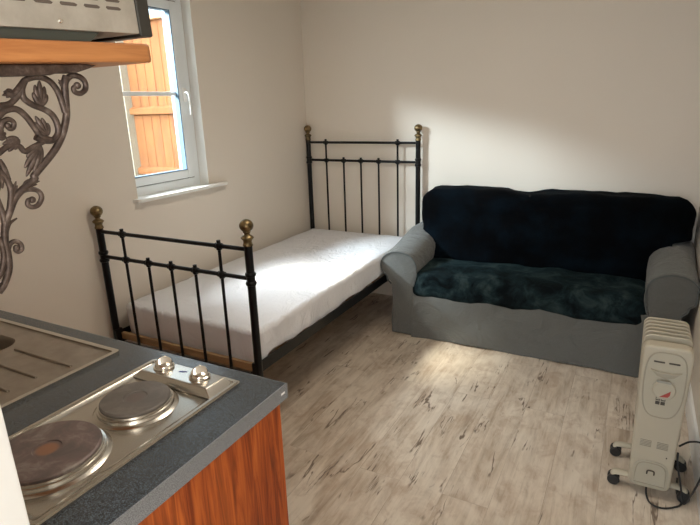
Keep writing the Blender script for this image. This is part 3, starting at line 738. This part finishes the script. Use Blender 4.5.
# scrolled cast bracket; (y from the wall, z down from the shelf) traced as strokes
br = tilted('shelf_bracket', 1.655); tag(br, 'ornate scrolled cast iron bracket with leaves holding the pine shelf', 'bracket')
def tube(pts, r0, r1=None, n=5, end=None):
    P = catmull([(0, a, b) for a, b in pts], n); L = len(P); r1 = r0 if r1 is None else r1
    R = [1.08*(r0+(r1-r0)*k/(L-1)) for k in range(L)]
    sweep(bm, P, R, 12, (1.0, 1.0), up=(1,0,0))
    if end:
        t = bmesh.new(); bmesh.ops.create_uvsphere(t, u_segments=12, v_segments=8, radius=end); merge(bm, t, Matrix.Translation(P[-1]))
BR = {'strokes': [((0.0048, 0.0042, None), [(0.2169, -0.0166), (0.2118, -0.0268), (0.209, -0.0409), (0.2066, -0.0567), (0.203, -0.0725), (0.1921, -0.0941), (0.1765, -0.1134), (0.1565, -0.13), (0.1355, -0.1459), (0.1349, -0.1503), (0.1162, -0.1606), (0.1013, -0.1713), (0.0897, -0.1875), (0.0804, -0.2024), (0.0739, -0.2249), (0.0733, -0.2424), (0.0694, -0.2625), (0.0587, -0.2803), (0.0487, -0.2892)]), ((0.0042, 0.0032, 0.0052), [(0.2118, -0.0284), (0.2166, -0.0207), (0.2263, -0.0156), (0.2389, -0.018), (0.2455, -0.0256), (0.2436, -0.0353), (0.2341, -0.0408), (0.2255, -0.0385), (0.2247, -0.0327), (0.2315, -0.0297)]), ((0.0036, 0.0042, None), [(0.1469, -0.0321), (0.154, -0.0207), (0.1719, -0.0164), (0.1875, -0.0209), (0.1968, -0.0326), (0.201, -0.0484), (0.2028, -0.066)]), ((0.004, 0.0042, None), [(0.154, -0.0207), (0.1473, -0.0307), (0.1468, -0.0425), (0.1562, -0.0519), (0.1711, -0.059), (0.182, -0.0676), (0.1865, -0.0807), (0.1851, -0.0934), (0.1748, -0.1019), (0.1605, -0.1008), (0.1501, -0.0952)]), ((0.0036, 0.004, None), [(0.1249, -0.0341), (0.1331, -0.0374), (0.1445, -0.0291), (0.1547, -0.0201)]), ((0.0036, 0.0036, None), [(0.1102, -0.0505), (0.1255, -0.0492), (0.1385, -0.0406), (0.1496, -0.0279)]), ((0.0042, 0.0038, None), [(0.1047, -0.0659), (0.1173, -0.0573), (0.1328, -0.0564), (0.1435, -0.0661), (0.1518, -0.0821), (0.1585, -0.0952), (0.1741, -0.1018)]), ((0.0034, 0.0028, 0.0042), [(0.1011, -0.0873), (0.1078, -0.0763), (0.1124, -0.0703), (0.1204, -0.0687), (0.1252, -0.0735), (0.1223, -0.0801), (0.1168, -0.0801), (0.1162, -0.0765)]), ((0.0036, 0.0034, None), [(0.0951, -0.1102), (0.1117, -0.1019), (0.125, -0.1045), (0.1304, -0.112), (0.1454, -0.1071), (0.1638, -0.1012)]), ((0.0036, 0.003, 0.0048), [(0.0969, -0.1755), (0.1079, -0.1658), (0.121, -0.1626), (0.1343, -0.1667), (0.1384, -0.1768), (0.1311, -0.1866), (0.1216, -0.188), (0.1164, -0.1833), (0.1189, -0.1775), (0.1242, -0.178)]), ((0.0032, 0.0028, 0.0042), [(0.0736, -0.2389), (0.0793, -0.23), (0.0866, -0.2279), (0.0929, -0.2333), (0.0931, -0.2406), (0.0882, -0.2434), (0.0847, -0.2405), (0.0863, -0.2371)]), ((0.0032, 0.001, None), [(0.0792, -0.2108), (0.0865, -0.2023), (0.0972, -0.198)]), ((0.0036, 0.004, None), [(0.0895, -0.1306), (0.0961, -0.14), (0.0991, -0.1539), (0.0974, -0.1671), (0.0912, -0.1844)]), ((0.0034, 0.0036, None), [(0.0783, -0.1647), (0.0802, -0.1819), (0.08, -0.1989), (0.0773, -0.212)]), ((0.0034, 0.0038, None), [(0.0937, -0.1189), (0.0971, -0.1285), (0.0987, -0.1456)]), ((0.0034, 0.0034, None), [(0.0649, -0.2154), (0.0693, -0.2271), (0.0664, -0.2472), (0.0573, -0.2655), (0.0504, -0.2702)]), ((0.0042, 0.0036, None), [(0.03, -0.02), (0.05, -0.06), (0.045, -0.12), (0.02, -0.18), (0.012, -0.26)]), ((0.0036, 0.003, 0.0045), [(0.012, -0.1), (0.04, -0.11), (0.06, -0.13), (0.05, -0.15), (0.035, -0.14)]), ((0.004, 0.0036, None), [(0.012, -0.2), (0.035, -0.23), (0.05, -0.27), (0.035, -0.31), (0.012, -0.34)])],
 'leaves': [((0.1682, -0.0542), (0.1746, -0.0212), 0.0085), ((0.1672, -0.0946), (0.1572, -0.0672), 0.0085), ((0.1537, -0.1073), (0.124, -0.1454), 0.0085), ((0.126, -0.0946), (0.1014, -0.1066), 0.007), ((0.1008, -0.0917), (0.1091, -0.0794), 0.006), ((0.2113, -0.0315), (0.2033, -0.0204), 0.0035), ((0.0965, -0.1703), (0.1089, -0.149), 0.004), ((0.1175, -0.1557), (0.141, -0.1549), 0.0045), ((0.0896, -0.1339), (0.083, -0.159), 0.006), ((0.1354, -0.0346), (0.1193, -0.0382), 0.0045)]}
bm = bmesh.new()
for (r0, r1, end), pts in BR['strokes']: tube(pts, r0, r1, 5, end)
fin('scrollwork', bm, BRONZE, br, ang=60)
for base, tip, w in BR['leaves']:
    bm = bmesh.new(); b = Vector((0,*base)); d = Vector((0,*tip))-b; s = Vector((1,0,0)).cross(d.normalized()); L = d.length
    for off, ln, sw in ((0,1,.0), (.75,.80,1), (-.75,.80,-1), (1.1,.5,1.5), (-1.1,.5,-1.5)):
        P = [b, b+d*.3*ln+s*off*w*.45, b+d*.7*ln+s*off*w*.85, b+d*ln+s*(off*w*1.05)]
        P = catmull(P, 5); n = len(P)
        R = [w*.46*math.sin(PI*min(1,.12+.86*k/(n-1)))**.8+.0004 for k in range(n)]
        sweep(bm, P, R, 8, (.9, 1.), up=(1,0,0))
    fin('leaf', bm, BRONZE, br, ang=60)
bm = bmesh.new()      # top flange under the shelf and back plate on the wall
prism(bm, [(.003,-.0005),(.238,-.0005),(.262,-.002),(.248,-.007),(.225,-.0125),(.195,-.0125),(.185,-.0150),(.003,-.0160)], 'x', -.013, .013, .002, 2)
prism(bm, [(.004,-.012),(.010,-.012),(.010,-.355),(.004,-.365)], 'x', -.011, .011, .001, 2)
fin('flange', bm, BRONZE, br)

ov = tilted('mini_oven', 1.694); tag(ov, 'vented steel countertop mini oven standing on the pine shelf', 'oven')
Z0 = .0275
bm = bmesh.new(); box(bm, (-.46,.03,Z0+.014), (0,.330,Z0+.26), .002, 2); shell = fin('housing', bm, OVENSTEEL, ov)
bm = bmesh.new()
for r in range(7):
    for k in range(7):
        y = .289-k*.0365; z = Z0+.0470+.0105*r
        prism(bm, [(y-.011,z-.0022),(y+.010,z-.0022),(y+.0125,z),(y+.008,z+.0022),(y-.0125,z+.0022),(y-.014,z)], 'x', -.004, .0006)
x = fin('vent_slots', bm, mat('slot_shadow', (.13,.10,.08), .8), shell, smooth=False)
bm = bmesh.new(); lathe(bm, [(.0032,0),(.0032,.001),(.0022,.0026),(0,.003)], (0,.197,Z0+.0245), 16, Matrix.Rotation(PI/2,4,'Y')); fin('screw', bm, CHROME, shell)
bm = bmesh.new(); prism(bm, [(.035,Z0+.0012),(.245,Z0+.0012),(.262,Z0+.0138),(.035,Z0+.0138)], 'x', -.44, -.008); fin('base_tray', bm, mat('dark_green_tray', (.10,.11,.095), .45, .5), ov, smooth=False)
bm = bmesh.new(); box(bm, (-.462,.330,Z0+.010), (.003,.354,Z0+.262), .003, 2); door = fin('door', bm, OVENDARK, ov)
bm = bmesh.new(); box(bm, (-.37,.353,Z0+.05), (-.03,.356,Z0+.22), .001); fin('door_glass', bm, mat('black_glass', (.01,.01,.01), .08), door)
bm = bmesh.new(); sweep(bm, catmull([(-.35,.352,Z0+.24),(-.35,.374,Z0+.24),(-.05,.374,Z0+.24),(-.05,.352,Z0+.24)], 5), .005, 8); fin('handle', bm, CHROME, door)
for px in (-.43,-.03):
    for py in (.06,.235): bm = bmesh.new(); cyl(bm, (px,py,Z0+.0005), (px,py,Z0+.0145), .010, seg=14); fin('foot', bm, BLACK, ov)

# ------------------------------------------------------------------ lights
def area(name, loc, aim, sx, sy, power, col):
    l = bpy.data.lights.new(name, 'AREA'); l.shape = 'RECTANGLE'; l.size = sx; l.size_y = sy; l.energy = power; l.color = col
    o = bpy.data.objects.new(name, l); C.objects.link(o); o.location = loc
    o.rotation_euler = (Vector(aim)-Vector(loc)).to_track_quat('-Z', 'Y').to_euler(); return o
l = bpy.data.lights.new('sun', 'SUN'); l.energy = 8.0; l.angle = math.radians(9.0); l.color = (1.,.90,.75)
o = bpy.data.objects.new('sun', l); C.objects.link(o); o.rotation_euler = Vector((1.72,.66,-2.02)).to_track_quat('-Z', 'Y').to_euler()
area('window_sky', (-2.35,-3.75,3.12), (0,-1.45,1.6), 1.4, .34, 900, (.80,.90,1.))
area('sky_glow', (-1.85,-2.0,3.75), (0,-1.48,1.6), 1.7, 1.0, 420, (.92,.95,1.))
area('ceiling_fill', (1.6,-2.0,2.42), (1.6,-2.0,0), .6, .6, 14, (1.,.90,.76))  # added warm fill under the ceiling, no lamp is known there
area('doorway_fill', (2.70,-4.45,1.5), (1.2,-3.7,1.3), .9, 1.6, 26, (1.,.95,.88))  # added fill beyond the doorway, aimed at lining and left wall, past the radiator
w = bpy.data.worlds.new('World'); bpy.context.scene.world = w; w.use_nodes = True
w.node_tree.nodes['Background'].inputs[0].default_value = (.75,.88,1.,1); w.node_tree.nodes['Background'].inputs[1].default_value = 2.6

# ------------------------------------------------------------------ camera
cd = bpy.data.cameras.new('camera'); cam = bpy.data.objects.new('camera', cd); C.objects.link(cam)
cd.sensor_width = 36; cd.sensor_fit = 'HORIZONTAL'; cd.lens = 531.1036/700*36; cd.clip_start = .02
r = Vector((.883771,.466974,-.029726)); u = Vector((-.108412,.266145,.957817)); f = Vector((-.455187,.843268,-.285837))
M = Matrix((( r.x,u.x,-f.x,2.39655),( r.y,u.y,-f.y,-3.77040),( r.z,u.z,-f.z,1.51773),(0,0,0,1)))
cam.matrix_world = M
S = bpy.context.scene; S.camera = cam
S.view_settings.view_transform = 'Standard'; S.view_settings.look = 'None'; S.view_settings.gamma = 1
S.view_settings.use_curve_mapping = False; S.view_settings.exposure = 0.08
